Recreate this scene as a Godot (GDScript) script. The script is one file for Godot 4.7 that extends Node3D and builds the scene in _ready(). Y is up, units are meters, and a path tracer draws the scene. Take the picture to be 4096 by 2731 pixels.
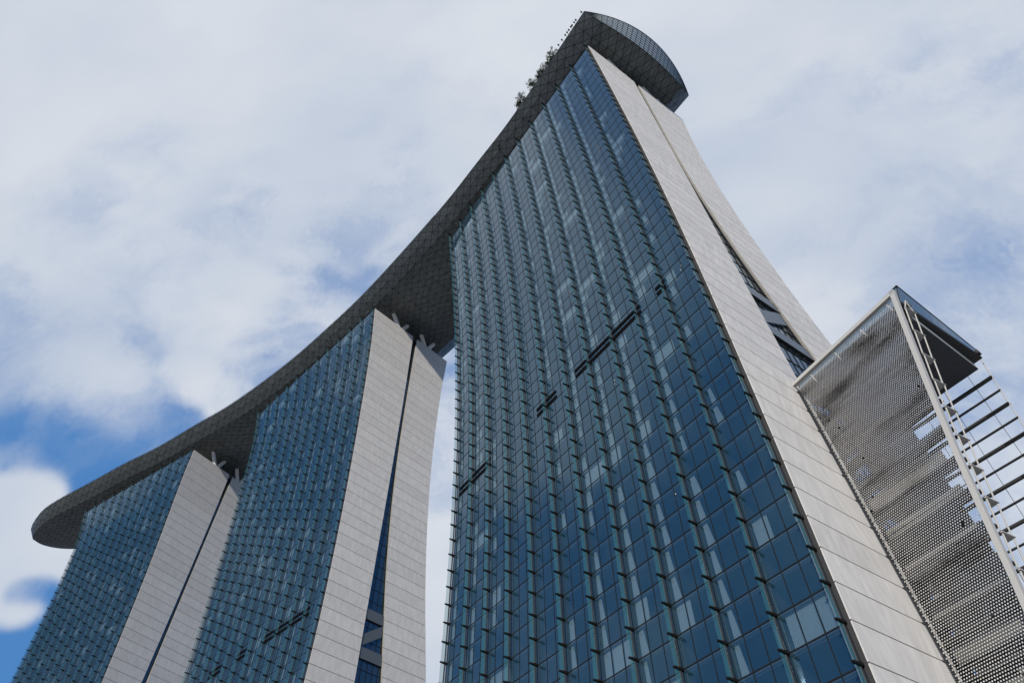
extends Node3D
# Three splayed hotel towers carrying a long ship-shaped roof deck, seen from the plaza below.

const CAM := Vector3(24.20, 1.70, 48.66)
const CAM_R := Vector3(0.574917, -0.022337, -0.817906)
const CAM_U := Vector3(0.652689, 0.615347, 0.441979)
const CAM_B := Vector3(0.493424, -0.78794, 0.368353)
const FOCAL := 2634.03      # in pixels of a 4096 x 2731 picture
const FLOOR_H := 3.3
const Y50 := 24.254         # height of the 50th transom below the roof
const TOP := 195.74         # top of the tower walls
const DECK := 206.5         # rim of the roof deck
const KEEL := 201.2         # underside of the roof deck
const EDGE := 0.082         # facade edge beyond the outermost fin, in bays
const LAST := 57
const MOST := 300
const AWAY := 0.34          # how cloudy the rest of the sky is

var rng := RandomNumberGenerator.new()
var M := {}
var taken := {}

# ---------------------------------------------------------------- geometry
class Geo:
	var v := PackedVector3Array()
	var n := PackedVector3Array()
	var mat := 0
	func tri(a: Vector3, b: Vector3, c: Vector3) -> void:   # counter-clockwise seen from its front
		var m := (b - a).cross(c - a).normalized()
		v.append(a); v.append(c); v.append(b)
		n.append(m); n.append(m); n.append(m)
	func quad(a: Vector3, b: Vector3, c: Vector3, d: Vector3) -> void:
		tri(a, b, c); tri(a, c, d)
	func hexa(p: Array) -> void:   # p[0..3] one face, p[4..7] the opposite one, same order
		var mid := Vector3.ZERO
		for q in p: mid += q
		mid /= 8.0
		for f in [[0, 1, 2, 3], [4, 5, 6, 7], [0, 1, 5, 4], [1, 2, 6, 5], [2, 3, 7, 6], [3, 0, 4, 7]]:
			face_out([p[f[0]], p[f[1]], p[f[2]], p[f[3]]], mid)
	func face_out(q: Array, mid: Vector3) -> void:
		var m: Vector3 = (q[1] - q[0]).cross(q[2] - q[0])
		if m.dot((q[0] + q[1] + q[2] + q[3]) / 4.0 - mid) >= 0.0: quad(q[0], q[1], q[2], q[3])
		else: quad(q[3], q[2], q[1], q[0])
	func box(c: Vector3, ax: Vector3, ay: Vector3, az: Vector3) -> void:   # half axes
		hexa([c - ax - ay - az, c + ax - ay - az, c + ax + ay - az, c - ax + ay - az, c - ax - ay + az, c + ax - ay + az, c + ax + ay + az, c - ax + ay + az])
	func bar(p: Vector3, q: Vector3, side: Vector3, outw: Vector3) -> void:   # half widths as vectors
		hexa([p - side - outw, p + side - outw, p + side + outw, p - side + outw, q - side - outw, q + side - outw, q + side + outw, q - side + outw])
	func tube(pts: Array, rad: Array, sides := 8) -> void:
		var rings := []
		for i in pts.size():
			var d: Vector3 = (pts[min(i + 1, pts.size() - 1)] - pts[max(i - 1, 0)]).normalized()
			var s := d.cross(Vector3.UP if absf(d.y) < 0.95 else Vector3.RIGHT).normalized()
			var t := s.cross(d)
			var ring := []
			for k in sides:
				var a := TAU * k / sides
				ring.append(pts[i] + (s * cos(a) + t * sin(a)) * rad[i])
			rings.append(ring)
		for i in pts.size() - 1:
			for k in sides:
				var j := (k + 1) % sides
				face_out([rings[i][k], rings[i][j], rings[i + 1][j], rings[i + 1][k]], (pts[i] + pts[i + 1]) / 2.0)
		for e in [0, pts.size() - 1]:
			for k in sides:
				if e == 0: tri(pts[e], rings[e][(k + 1) % sides], rings[e][k])
				else: tri(pts[e], rings[e][k], rings[e][(k + 1) % sides])
	func centre() -> Vector3:
		var s := Vector3.ZERO
		for i in range(0, v.size(), 3): s += v[i]
		return s / maxf(1.0, v.size() / 3.0)
	func add(g: Geo) -> void:
		v.append_array(g.v); n.append_array(g.n)
	func surface(mesh: ArrayMesh) -> void:
		var arr := []
		arr.resize(Mesh.ARRAY_MAX)
		arr[Mesh.ARRAY_VERTEX] = v
		arr[Mesh.ARRAY_NORMAL] = n
		mesh.add_surface_from_arrays(Mesh.PRIMITIVE_TRIANGLES, arr)

func node_of(mesh: Mesh, called: String, material: Material, parent: Node) -> MeshInstance3D:
	var o := MeshInstance3D.new()
	o.name = called
	o.mesh = mesh
	if material: o.material_override = material
	parent.add_child(o, true)
	return o

func part(g: Geo, called: String, material: Material, parent: Node) -> MeshInstance3D:
	var mesh := ArrayMesh.new()
	g.surface(mesh)
	return node_of(mesh, called, material, parent)

func numbered(called: String) -> String:
	taken[called] = taken.get(called, -1) + 1
	return called if taken[called] == 0 else "%s_%03d" % [called, taken[called]]

func thing(called: String, label: String, category: String, at := Vector3.ZERO, group := "") -> Node3D:
	var o := Node3D.new()
	o.name = numbered(called)
	add_child(o)
	o.position = at
	tag(o, label, category, group)
	return o

func tag(o: Node, label: String, category: String, group := "") -> void:
	o.set_meta("label", label)
	o.set_meta("category", category)
	if group: o.set_meta("group", group)

func seen(p: Vector3) -> float:   # how large a piece shows in the photograph
	var d := p - CAM
	var z := -d.dot(CAM_B)
	if z < 1.0: return 0.0
	if absf(d.dot(CAM_R) / z) > 0.80 or absf(d.dot(CAM_U) / z) > 0.54: return 0.001 / z
	return 1.0 / z

# the pieces that show largest as parts of their own, the rest as one part
func pieces(list: Array, called: String, mats: Array, parent: Node, most := MOST) -> void:
	var order := []
	for g: Geo in list: order.append([seen(g.centre()), order.size()])
	order.sort_custom(func(a, b): return a[0] > b[0] if a[0] != b[0] else a[1] < b[1])
	var rest := []
	for m in mats: rest.append(Geo.new())
	for i in order.size():
		var g: Geo = list[order[i][1]]
		if i < most: part(g, called, mats[g.mat], parent)
		else: rest[g.mat].add(g)
	if order.size() > most:
		var mesh := ArrayMesh.new()
		var used := []
		for k in mats.size():
			if rest[k].v.size() > 0:
				rest[k].surface(mesh)
				used.append(mats[k])
		var o := node_of(mesh, called, null, parent)
		for k in used.size(): mesh.surface_set_material(k, used[k])
		o.set_meta("kind", "stuff")

# ---------------------------------------------------------------- materials
func lin(r: float, g: float, b: float, a := 1.0) -> Color:
	var c := Color(r, g, b).linear_to_srgb()
	c.a = a
	return c

func noise_tex(freq: float, oct: int, lo: Color, hi: Color, sd: int, size := 512, stretch := Vector2.ONE) -> ImageTexture:
	var fn := FastNoiseLite.new()
	fn.seed = sd
	fn.frequency = freq
	fn.fractal_octaves = oct
	fn.noise_type = FastNoiseLite.TYPE_SIMPLEX_SMOOTH
	var img := Image.create(size, size, false, Image.FORMAT_RGB8)
	var r := size / TAU
	for y in size:
		for x in size:
			var a := TAU * x / size
			var b := TAU * y / size
			var t := fn.get_noise_3d(cos(a) * r * stretch.x, sin(a) * r * stretch.x + cos(b) * r * stretch.y, sin(b) * r * stretch.y)
			img.set_pixel(x, y, lo.lerp(hi, clampf(0.5 + t * 0.8, 0.0, 1.0)))
	img.generate_mipmaps()
	return ImageTexture.create_from_image(img)

func mat(called: String, c: Color, rough: float, metal := 0.0, spec := 0.5) -> StandardMaterial3D:
	var m := StandardMaterial3D.new()
	m.resource_name = called
	m.albedo_color = c
	m.roughness = rough
	m.metallic = metal
	m.metallic_specular = spec
	m.cull_mode = BaseMaterial3D.CULL_DISABLED
	if c.a < 1.0: m.transparency = BaseMaterial3D.TRANSPARENCY_ALPHA
	M[called] = m
	return m

func textured(m: StandardMaterial3D, tex: Texture2D, scale: Vector3) -> void:
	m.albedo_texture = tex
	m.uv1_triplanar = true
	m.uv1_world_triplanar = true
	m.uv1_scale = scale

func make_materials() -> void:
	var streak := noise_tex(0.035, 5, Color(0.91, 0.91, 0.91), Color(1, 1, 1), 3, 512, Vector2(1.0, 0.6))
	var tones := [0.625, 0.64, 0.65, 0.61]
	for i in 4:
		var m := mat("stone_cladding_%d" % i, lin(tones[i], tones[i] * 0.985, tones[i] * 0.957), 0.82, 0.0, 0.35)
		textured(m, streak, Vector3(0.05, 0.03, 0.05))
	mat("joint", lin(0.035, 0.035, 0.036), 0.9)
	mat("jamb_concrete", lin(0.33, 0.32, 0.295), 0.85)
	textured(M.jamb_concrete, streak, Vector3(0.2, 0.05, 0.2))
	mat("frame", lin(0.012, 0.013, 0.014), 0.6, 0.0, 0.25)
	mat("bracket", lin(0.011, 0.011, 0.011), 0.65, 0.0, 0.2)
	mat("rail", lin(0.035, 0.035, 0.032), 0.5)
	mat("facade_glass", lin(0.031, 0.106, 0.172, 0.10), 0.03, 0.62, 0.5)
	mat("blade_glass", lin(0.065, 0.235, 0.285, 0.40), 0.08, 0.0, 0.65)
	mat("slit_glass", lin(0.045, 0.085, 0.120), 0.03, 0.75, 0.6)
	mat("opening_shade_black", lin(0.005, 0.005, 0.006), 0.9, 0.0, 0.1)  # shade of the open plant floor slots, put into the colour
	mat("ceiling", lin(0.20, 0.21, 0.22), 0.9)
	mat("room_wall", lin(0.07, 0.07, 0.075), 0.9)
	mat("curtain", lin(0.56, 0.76, 0.86), 0.95)
	mat("grey_cladding", lin(0.075, 0.088, 0.098), 0.30, 0.0, 0.5)
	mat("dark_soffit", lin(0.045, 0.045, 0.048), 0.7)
	for i in 3:
		var k: float = [1.0, 0.84, 1.15][i]
		mat("hull_panel_%d" % i, lin(0.112 * k, 0.128 * k, 0.134 * k), 0.38, 0.2, 0.5)
	mat("hull_frame", lin(0.045, 0.046, 0.046), 0.8)
	mat("deck_floor", lin(0.18, 0.17, 0.15), 0.9)
	mat("stern_glass", lin(0.40, 0.46, 0.50), 0.08, 0.0, 0.7)
	mat("stern_frame", lin(0.03, 0.045, 0.06), 0.5)
	mat("strut", lin(0.74, 0.74, 0.70), 0.6)
	mat("white_steel", lin(0.44, 0.44, 0.425), 0.55)
	mat("flapper", lin(0.74, 0.74, 0.73), 0.38, 0.5)
	mat("pale_panel", lin(0.34, 0.36, 0.36), 0.4)
	mat("dark_steel", lin(0.035, 0.036, 0.036), 0.5)
	mat("grille", lin(0.09, 0.10, 0.115), 0.45, 0.5)
	mat("fascia_glass", lin(0.09, 0.125, 0.16), 0.07, 0.0, 0.7)
	mat("floor_edge", lin(0.13, 0.13, 0.125), 0.8)
	mat("paving", lin(0.24, 0.235, 0.225), 0.9)
	textured(M.paving, noise_tex(0.05, 5, Color(0.75, 0.75, 0.75), Color(1, 1, 1), 8, 256), Vector3(0.08, 0.08, 0.08))
	mat("lamp", Color(1, 0.9, 0.75), 0.5)
	M.lamp.emission_enabled = true
	M.lamp.emission = Color(1.0, 0.86, 0.66)
	M.lamp.emission_energy_multiplier = 3.0
	mat("bark", lin(0.06, 0.045, 0.03), 0.95)
	mat("leaf", lin(0.050, 0.078, 0.040), 0.8)
	M.leaf.backlight = Color(0.12, 0.16, 0.06)

# ---------------------------------------------------------------- sky
func px_dir(x: float, y: float) -> Vector3:
	return (CAM_R * (x - 2048.0) - CAM_U * (y - 1365.5) - CAM_B * FOCAL).normalized()

func make_sky() -> PanoramaSkyMaterial:
	# how cloudy the sky is in the directions the photograph shows: picture point, cover, reach in pixels
	var marks := [[150, 150, .86, 330], [700, 150, .93, 330], [1300, 150, .95, 330], [1800, 300, .80, 300], [300, 480, .95, 330], [900, 480, .92, 330], [300, 750, .93, 300], [700, 780, .78, 300], [1250, 520, .88, 300], [1600, 560, .84, 250], [1350, 820, .54, 240], [1050, 950, .56, 200], [1500, 900, .58, 200], [150, 980, .62, 200],
		[450, 1080, .55, 200], [120, 1150, .90, 150], [800, 1230, .94, 110], [950, 1180, .88, 90], [600, 1320, .52, 180], [1100, 1250, .62, 180], [300, 1340, .56, 160], [444, 1567, .82, 90], [752, 1507, .82, 60], [923, 1601, .74, 50], [308, 1473, .82, 110], [51, 1610, .64, 90],
		[598, 1627, .36, 80], [427, 1695, .20, 90], [256, 1747, .26, 90], [100, 1764, .20, 80], [325, 1849, .10, 80], [205, 1858, .16, 45], [51, 1790, .24, 60], [34, 1900, 1.0, 70], [102, 1969, 1.0, 60], [171, 1952, .95, 40], [51, 2089, .98, 90], [171, 2208, .94, 70], [102, 2294, .92, 50], [34, 2242, .97, 60],
		[85, 2372, .05, 32], [150, 2366, .18, 35], [34, 2430, 1.0, 45], [94, 2456, .98, 32], [34, 2575, .0, 60], [150, 2533, .02, 45], [17, 2700, .0, 80],
		[2400, 100, .96, 300], [3000, 200, .94, 330], [3400, 300, .90, 330], [3750, 150, .82, 250], [3950, 500, .66, 200], [3650, 450, .68, 120], [3500, 680, .88, 300], [3200, 900, .90, 300], [3900, 900, .80, 250], [3450, 1150, .87, 250], [3950, 1200, .64, 200], [4050, 1480, .54, 150], [3950, 1700, .46, 110], [4000, 1880, .66, 80], [4050, 2050, .42, 110], [3900, 2250, .50, 150],
		[1770, 1600, .50, 110], [1760, 1880, .60, 110], [1745, 2280, .92, 130], [1730, 2500, .92, 80], [1720, 2700, .72, 80]]
	var dirs := []
	for m in marks: dirs.append(px_dir(m[0], m[1]))
	var sw := 1024
	var sh := 512
	var cov := Image.create(sw, sh, false, Image.FORMAT_RF)
	cov.fill(Color(AWAY, 0, 0))
	for j in sh / 2:
		for i in sw:
			var d := pano_dir((i + 0.5) / sw, (j + 0.5) / sh)
			if d.dot(CAM_B) > -0.35: continue
			var ws := 0.30
			var cs := 0.30 * AWAY
			for k in marks.size():
				var c: float = d.dot(dirs[k])
				if c > 0.88:
					var rr: float = marks[k][3]
					var q := (1.0 - c) * FOCAL * FOCAL / (rr * rr)
					var wt := exp(-q * q) * pow(330.0 / rr, 1.3) * 2.0
					ws += wt
					cs += wt * marks[k][2]
			cov.set_pixel(i, j, Color(cs / ws, 0, 0))
	var w := 2048
	var h := 1024
	cov.resize(w, h, Image.INTERPOLATE_BILINEAR)
	var big := FastNoiseLite.new()
	big.seed = 21
	big.frequency = 3.4
	big.fractal_octaves = 8
	big.fractal_gain = 0.58
	big.domain_warp_enabled = true
	big.domain_warp_amplitude = 0.10
	big.domain_warp_frequency = 3.0
	var fine := FastNoiseLite.new()
	fine.seed = 5
	fine.frequency = 2.2
	fine.fractal_octaves = 5
	var img := Image.create(w, h, false, Image.FORMAT_RGBF)
	img.fill(Color(0.20, 0.20, 0.20))
	for j in int(h * 0.5):
		for i in w:
			var d := pano_dir((i + 0.5) / w, (j + 0.5) / h)
			var q := Vector3(d.x, d.y * 1.25, d.z) + Vector3(d.z, 0, d.x) * 0.35
			var f := big.get_noise_3dv(q)
			var c: float = cov.get_pixel(i, j).r
			var a := smoothstep(0.14, 0.86, c + f * (0.20 + 0.30 * 4.0 * c * (1.0 - c)))
			var up := clampf(d.y, 0.0, 1.0)
			var blue := Color(0.075, 0.25, 0.57).lerp(Color(0.08, 0.21, 0.50), up)
			var s := clampf(0.5 + fine.get_noise_3dv(q) * 0.9, 0.0, 1.0)
			var cloud := Color(0.52, 0.59, 0.71).lerp(Color(0.72, 0.755, 0.81), s)
			img.set_pixel(i, j, blue.lerp(cloud, a))
	var sm := PanoramaSkyMaterial.new()
	sm.panorama = ImageTexture.create_from_image(img)
	return sm

func pano_dir(u: float, v: float) -> Vector3:
	var a := u * TAU
	var e := v * PI
	return Vector3(sin(a) * sin(e), cos(e), -cos(a) * sin(e))

# ---------------------------------------------------------------- the towers
const YS := [0.0, 20.0, 40.0, 60.0, 80.0, 100.0, 120.0, 140.0, 160.0, 180.0, 200.0]

func row_y(r: float) -> float:
	var q := r if r >= 6.0 else 6.0 - (6.0 - r) * 1.3274
	return Y50 + (50.0 - q) * FLOOR_H

func table(t: Array, y: float) -> float:
	var f := clampf(y / 20.0, 0.0, 9.999)
	var i := int(f)
	var p0: float = t[max(i - 1, 0)]
	var p1: float = t[i]
	var p2: float = t[i + 1]
	var p3: float = t[min(i + 2, 10)]
	return cubic_interpolate(p1, p2, p0, p3, f - i)

# a point of the glass facade: k counts fins, y is the height
func fac(T: Dictionary, k: float, y: float) -> Vector3:
	if T.near.is_empty():
		var t := (y - Y50) / 165.0
		var across := 3.50654 * t - 2.0329 * t * t - 3.60989 * t * t * t + 2.1697 * t * t * t * t
		across += k * (0.12568 * t - 0.04674 * t * t - 0.15241 * t * t * t) / 11.0 + (-0.02597 + 0.18814 * t) * k * k / 121.0
		var x := -k * 1.69195 * (1.0 + 0.13624 * t + 0.02396 * t * t) - 0.14767 * t - 0.09353 * t * t
		return Vector3(x * FLOOR_H, y, -across * FLOOR_H)
	var o: Vector3 = T.o
	return o + T.al * (table(T.length, y) * (k + EDGE) / (11.0 + 2.0 * EDGE)) + T.ac * table(T.near, y) + Vector3.UP * y

# a point of the stone end wall: distance across from the west, height, depth behind its face
func wal(T: Dictionary, across: float, y: float, deep := 0.0) -> Vector3:
	var p := fac(T, -EDGE, y)
	var base: Vector3 = T.o
	var lean: float = (p - base).dot(T.al)
	return base + T.al * (lean + deep) + T.ac * across + Vector3.UP * y

func west(T: Dictionary, y: float) -> float:
	return (fac(T, -EDGE, y) - (T.o as Vector3)).dot(T.ac)

func build_tower(T: Dictionary) -> void:
	var root := thing(T.called, T.label, "tower", Vector3.ZERO, "")
	var al: Vector3 = T.al
	var ac: Vector3 = T.ac
	var out := -ac
	var up := Vector3.UP
	rng.seed = T.seed
	# ---- glass panes
	var panes := []
	for r in LAST:
		var y1 := row_y(r)
		var y0 := row_y(r + 1)
		for c in range(-1, 34):
			var k0 := c / 3.0
			var k1 := (c + 1) / 3.0
			if c == -1: k0 = -EDGE
			if c == 33: k1 = 11.0 + EDGE
			var g := Geo.new()
			var j := []
			for i in 4: j.append(-0.05 + rng.randf_range(-0.006, 0.006))
			g.quad(fac(T, k1, y0) + out * j[0], fac(T, k0, y0) + out * j[1], fac(T, k0, y1) + out * j[2], fac(T, k1, y1) + out * j[3])
			panes.append(g)
	pieces(panes, "glass_pane", [M.facade_glass], root)
	# ---- transoms and mullions
	for r in LAST + 1:
		var y := row_y(r)
		var g := Geo.new()
		for b in 11:
			var k0 := -EDGE if b == 0 else float(b)
			var k1 := 11.0 + EDGE if b == 10 else float(b + 1)
			g.bar(fac(T, k0, y) - out * 0.06, fac(T, k1, y) - out * 0.06, up * 0.055, out * 0.05)
		part(g, "transom", M.frame, root)
	var fins := []
	for c in 34:
		var k := c / 3.0
		var fin := c % 3 == 0
		var g := Geo.new()
		var r := 0
		while r < LAST:
			var r2: int = min(r + 3, LAST)
			if fin: g.bar(fac(T, k, row_y(r2)) - out * 0.05, fac(T, k, row_y(r)) - out * 0.05, al * 0.035, out * 0.065)
			else: g.bar(fac(T, k, row_y(r2)) - out * 0.06, fac(T, k, row_y(r)) - out * 0.06, al * 0.04, out * 0.045)
			r = r2
		var made := part(g, "fin" if fin else "mullion", M.frame, root)
		if fin: fins.append(made)
	# ---- fins: rail, glass blades standing out from the facade, a bracket at every floor
	var blades := []
	var spots := []
	for f in 12:
		var k := float(f)
		var rail := Geo.new()
		var r := 0
		var topy := row_y(0) + 1.3
		rail.bar(fac(T, k, row_y(0)) + out * 0.33, fac(T, k, topy) + out * 0.33, al * 0.05, out * 0.09)
		while r < LAST:
			var r2: int = min(r + 3, LAST)
			rail.bar(fac(T, k, row_y(r2)) + out * 0.33, fac(T, k, row_y(r)) + out * 0.33, al * 0.05, out * 0.09)
			r = r2
		part(rail, "rail", M.rail, fins[f])
		for q in LAST:
			var y1 := row_y(q) - 0.06
			var y0 := row_y(q + 1) + 0.06
			var g := Geo.new()
			var a := out * 0.43
			var b := out * 1.08
			g.quad(fac(T, k, y0) + b, fac(T, k, y0) + a, fac(T, k, y1) + a, fac(T, k, y1) + b)
			blades.append(g)
		for q in range(-1, LAST + 1):
			spots.append(fac(T, k, row_y(q) if q >= 0 else topy))
	pieces(blades, "fin_blade", [M.blade_glass], root)
	# brackets share one mesh
	var bg := Geo.new()
	# a stub between facade and rail, then a forked arm that grips the blade
	bg.hexa([Vector3(-0.15, -0.13, -0.04), Vector3(0.15, -0.13, -0.04), Vector3(0.15, 0.13, -0.04), Vector3(-0.15, 0.13, -0.04),
		Vector3(-0.17, -0.13, 0.44), Vector3(0.17, -0.13, 0.44), Vector3(0.17, 0.13, 0.44), Vector3(-0.17, 0.13, 0.44)])
	for s in [-1.0, 1.0]:
		bg.hexa([Vector3(s * 0.015, -0.12, 0.44), Vector3(s * 0.15, -0.12, 0.44), Vector3(s * 0.15, 0.12, 0.44), Vector3(s * 0.015, 0.12, 0.44),
			Vector3(s * 0.015, -0.07, 1.18), Vector3(s * 0.10, -0.07, 1.18), Vector3(s * 0.10, 0.08, 1.18), Vector3(s * 0.015, 0.08, 1.18)])
	var bmesh := ArrayMesh.new()
	bg.surface(bmesh)
	var basis := Basis(al if al.cross(up).dot(out) > 0 else -al, up, out)
	spots.sort_custom(func(a, b): return seen(a) > seen(b))
	var many := []
	for i in spots.size():
		if i < MOST:
			var o := node_of(bmesh, "bracket", M.bracket, root)
			o.transform = Transform3D(basis, spots[i])
		else: many.append(spots[i])
	var mm := MultiMesh.new()
	mm.transform_format = MultiMesh.TRANSFORM_3D
	mm.mesh = bmesh
	mm.instance_count = many.size()
	for i in many.size(): mm.set_instance_transform(i, Transform3D(basis, many[i]))
	var mi := MultiMeshInstance3D.new()
	mi.name = "bracket"
	mi.multimesh = mm
	mi.material_override = M.bracket
	mi.set_meta("kind", "stuff")
	root.add_child(mi, true)
	# ---- plant floor openings: pairs of strips, the shade inside painted as black
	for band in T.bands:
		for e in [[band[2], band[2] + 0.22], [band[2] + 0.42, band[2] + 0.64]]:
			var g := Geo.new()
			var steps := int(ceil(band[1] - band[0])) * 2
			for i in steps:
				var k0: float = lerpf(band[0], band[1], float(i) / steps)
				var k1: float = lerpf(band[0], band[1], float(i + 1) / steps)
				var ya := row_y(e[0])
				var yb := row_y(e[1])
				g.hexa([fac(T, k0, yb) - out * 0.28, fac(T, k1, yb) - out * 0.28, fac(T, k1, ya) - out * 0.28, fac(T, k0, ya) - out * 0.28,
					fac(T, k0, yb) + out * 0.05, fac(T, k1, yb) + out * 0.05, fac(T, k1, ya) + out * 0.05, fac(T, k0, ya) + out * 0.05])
			part(g, "plant_opening_strip", M.opening_shade_black, root)
	# ---- rooms behind the glass
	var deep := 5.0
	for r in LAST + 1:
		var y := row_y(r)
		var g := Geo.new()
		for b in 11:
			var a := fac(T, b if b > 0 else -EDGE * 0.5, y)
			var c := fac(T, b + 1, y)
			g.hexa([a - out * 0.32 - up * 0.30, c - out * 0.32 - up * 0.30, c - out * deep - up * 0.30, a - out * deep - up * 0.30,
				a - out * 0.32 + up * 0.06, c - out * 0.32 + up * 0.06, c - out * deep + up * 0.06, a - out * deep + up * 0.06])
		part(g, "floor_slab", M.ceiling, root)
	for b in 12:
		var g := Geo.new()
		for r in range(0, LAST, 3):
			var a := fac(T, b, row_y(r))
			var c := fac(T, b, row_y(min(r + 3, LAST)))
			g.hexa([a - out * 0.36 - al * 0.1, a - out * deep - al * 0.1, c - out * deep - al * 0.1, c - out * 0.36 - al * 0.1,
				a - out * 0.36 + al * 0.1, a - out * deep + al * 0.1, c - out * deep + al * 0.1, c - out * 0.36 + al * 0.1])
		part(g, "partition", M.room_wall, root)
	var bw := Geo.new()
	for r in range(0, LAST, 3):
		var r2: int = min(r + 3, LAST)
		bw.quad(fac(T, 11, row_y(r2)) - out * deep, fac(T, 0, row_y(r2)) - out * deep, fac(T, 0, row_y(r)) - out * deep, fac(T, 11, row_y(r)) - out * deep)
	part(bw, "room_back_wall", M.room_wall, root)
	# ---- curtains
	var cur := []
	for r in LAST:
		for b in 11:
			var chance: float = T.curtains[b]
			if rng.randf() > chance: continue
			var y1 := row_y(r) - 0.34
			var y0 := row_y(r + 1) + 0.10
			var k1 := b + 1 - rng.randf_range(0.06, 0.10)
			var wid := rng.randf_range(0.12, 0.20)
			var pick := rng.randf()
			if pick < 0.16: wid = rng.randf_range(0.28, 0.34)
			elif pick < 0.22: wid = rng.randf_range(0.55, 0.86)
			cur.append(curtain(T, k1 - wid, k1, y0, y1, out, wid < 0.25))
			if rng.randf() < 0.30: cur.append(curtain(T, b + 0.05, b + 0.05 + rng.randf_range(0.06, 0.13), y0, y1, out, true))
	pieces(cur, "curtain", [M.curtain], root)
	# ---- lit downlights on some ceilings
	for i in T.lamps:
		var b := rng.randi_range(0, 5)
		var r := rng.randi_range(12, 50)
		for e in 2:
			var c := fac(T, b + 0.42 + 0.10 * e, row_y(r)) - up * 0.325 - out * (0.9 + 0.5 * e)
			var g := Geo.new()
			var ring := []
			for q in 8: ring.append(c + al * cos(TAU * q / 8.0) * 0.07 + out * sin(TAU * q / 8.0) * 0.07)
			for q in 8: g.tri(c, ring[q], ring[(q + 1) % 8])
			part(g, "downlight", M.lamp, root)
	# ---- stone end wall in two leaves with a glazed slot between them
	var stones := [M.stone_cladding_0, M.stone_cladding_1, M.stone_cladding_2, M.stone_cladding_3]
	var sheets := []
	var core := Geo.new()
	for r in LAST:
		var y1 := row_y(r) - (0.06 if r > 0 else 0.0)
		var y0 := row_y(r + 1) + 0.06
		for leaf in 2:
			var ws := []
			for y in [y0, y1]:
				var a: float = west(T, y) - 0.02 if leaf == 0 else table(T.slit_r, y)
				var b: float = table(T.slit_l, y) if leaf == 0 else table(T.east, y)
				ws.append([a, b])
			var g := Geo.new()
			g.hexa([wal(T, ws[0][0], y0, -0.12), wal(T, ws[0][1], y0, -0.12), wal(T, ws[1][1], y1, -0.12), wal(T, ws[1][0], y1, -0.12),
				wal(T, ws[0][0], y0, 0.0), wal(T, ws[0][1], y0, 0.0), wal(T, ws[1][1], y1, 0.0), wal(T, ws[1][0], y1, 0.0)])
			g.mat = rng.randi() % 4
			sheets.append(g)
	pieces(sheets, "wall_panel", stones, root)
	for r in range(0, LAST, 3):
		var ya := row_y(r) - 0.02
		var yb := row_y(min(r + 3, LAST))
		for leaf in 2:
			var a0: float = west(T, yb) if leaf == 0 else table(T.slit_r, yb) + 0.02
			var a1: float = west(T, ya) if leaf == 0 else table(T.slit_r, ya) + 0.02
			var b0: float = (table(T.slit_l, yb) if leaf == 0 else table(T.east, yb)) - 0.02
			var b1: float = (table(T.slit_l, ya) if leaf == 0 else table(T.east, ya)) - 0.02
			core.hexa([wal(T, a0, yb, 0.004), wal(T, b0, yb, 0.004), wal(T, b1, ya, 0.004), wal(T, a1, ya, 0.004),
				wal(T, a0, yb, 0.5), wal(T, b0, yb, 0.5), wal(T, b1, ya, 0.5), wal(T, a1, ya, 0.5)])
	part(core, "wall_backing", M.joint, root)
	# slot: concrete reveal, dark return and glazing
	var rev := Geo.new()
	var ret := Geo.new()
	for r in range(0, LAST):
		var ya := row_y(r)
		var yb := row_y(r + 1)
		var s0: float = table(T.slit_r, yb)
		var s1: float = table(T.slit_r, ya)
		rev.hexa([wal(T, s0 - 0.03, yb + 0.04, -0.10), wal(T, s0 - 0.03, yb + 0.04, 0.30), wal(T, s1 - 0.03, ya, 0.30), wal(T, s1 - 0.03, ya, -0.10),
			wal(T, s0 + 0.016, yb + 0.04, -0.10), wal(T, s0 + 0.016, yb + 0.04, 0.30), wal(T, s1 + 0.016, ya, 0.30), wal(T, s1 + 0.016, ya, -0.10)])
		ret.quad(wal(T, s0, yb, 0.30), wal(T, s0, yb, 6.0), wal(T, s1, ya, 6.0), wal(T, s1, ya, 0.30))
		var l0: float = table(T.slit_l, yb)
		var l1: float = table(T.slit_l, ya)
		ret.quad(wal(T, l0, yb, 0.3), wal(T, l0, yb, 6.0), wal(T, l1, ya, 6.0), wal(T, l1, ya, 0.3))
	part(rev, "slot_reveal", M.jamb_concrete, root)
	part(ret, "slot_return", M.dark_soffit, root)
	var sg := []
	var sf := Geo.new()
	var gd: float = T.slot_deep
	for r in LAST:
		var ya := row_y(r)
		var yb := row_y(r + 1)
		var l0: float = table(T.slit_l, yb)
		var r0: float = table(T.slit_r, yb)
		var l1: float = table(T.slit_l, ya)
		var r1: float = table(T.slit_r, ya)
		var start: float = l0
		while start < r0:
			var stop := minf(start + 1.55, r0)
			var g := Geo.new()
			var j := rng.randf_range(-0.01, 0.01)
			g.quad(wal(T, start, yb, gd + j), wal(T, stop, yb, gd), wal(T, minf(stop, r1), ya, gd - j), wal(T, minf(start, r1), ya, gd))
			sg.append(g)
			sf.bar(wal(T, stop, yb, gd - 0.06), wal(T, minf(stop, r1), ya, gd - 0.06), ac * 0.03, al * 0.04)
			start = stop
		sf.bar(wal(T, l1, ya, gd - 0.05), wal(T, r1, ya, gd - 0.05), up * 0.035, al * 0.04)
	pieces(sg, "slot_pane", [M.slit_glass], root, 120)
	part(sf, "slot_frame", M.frame, root)
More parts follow.
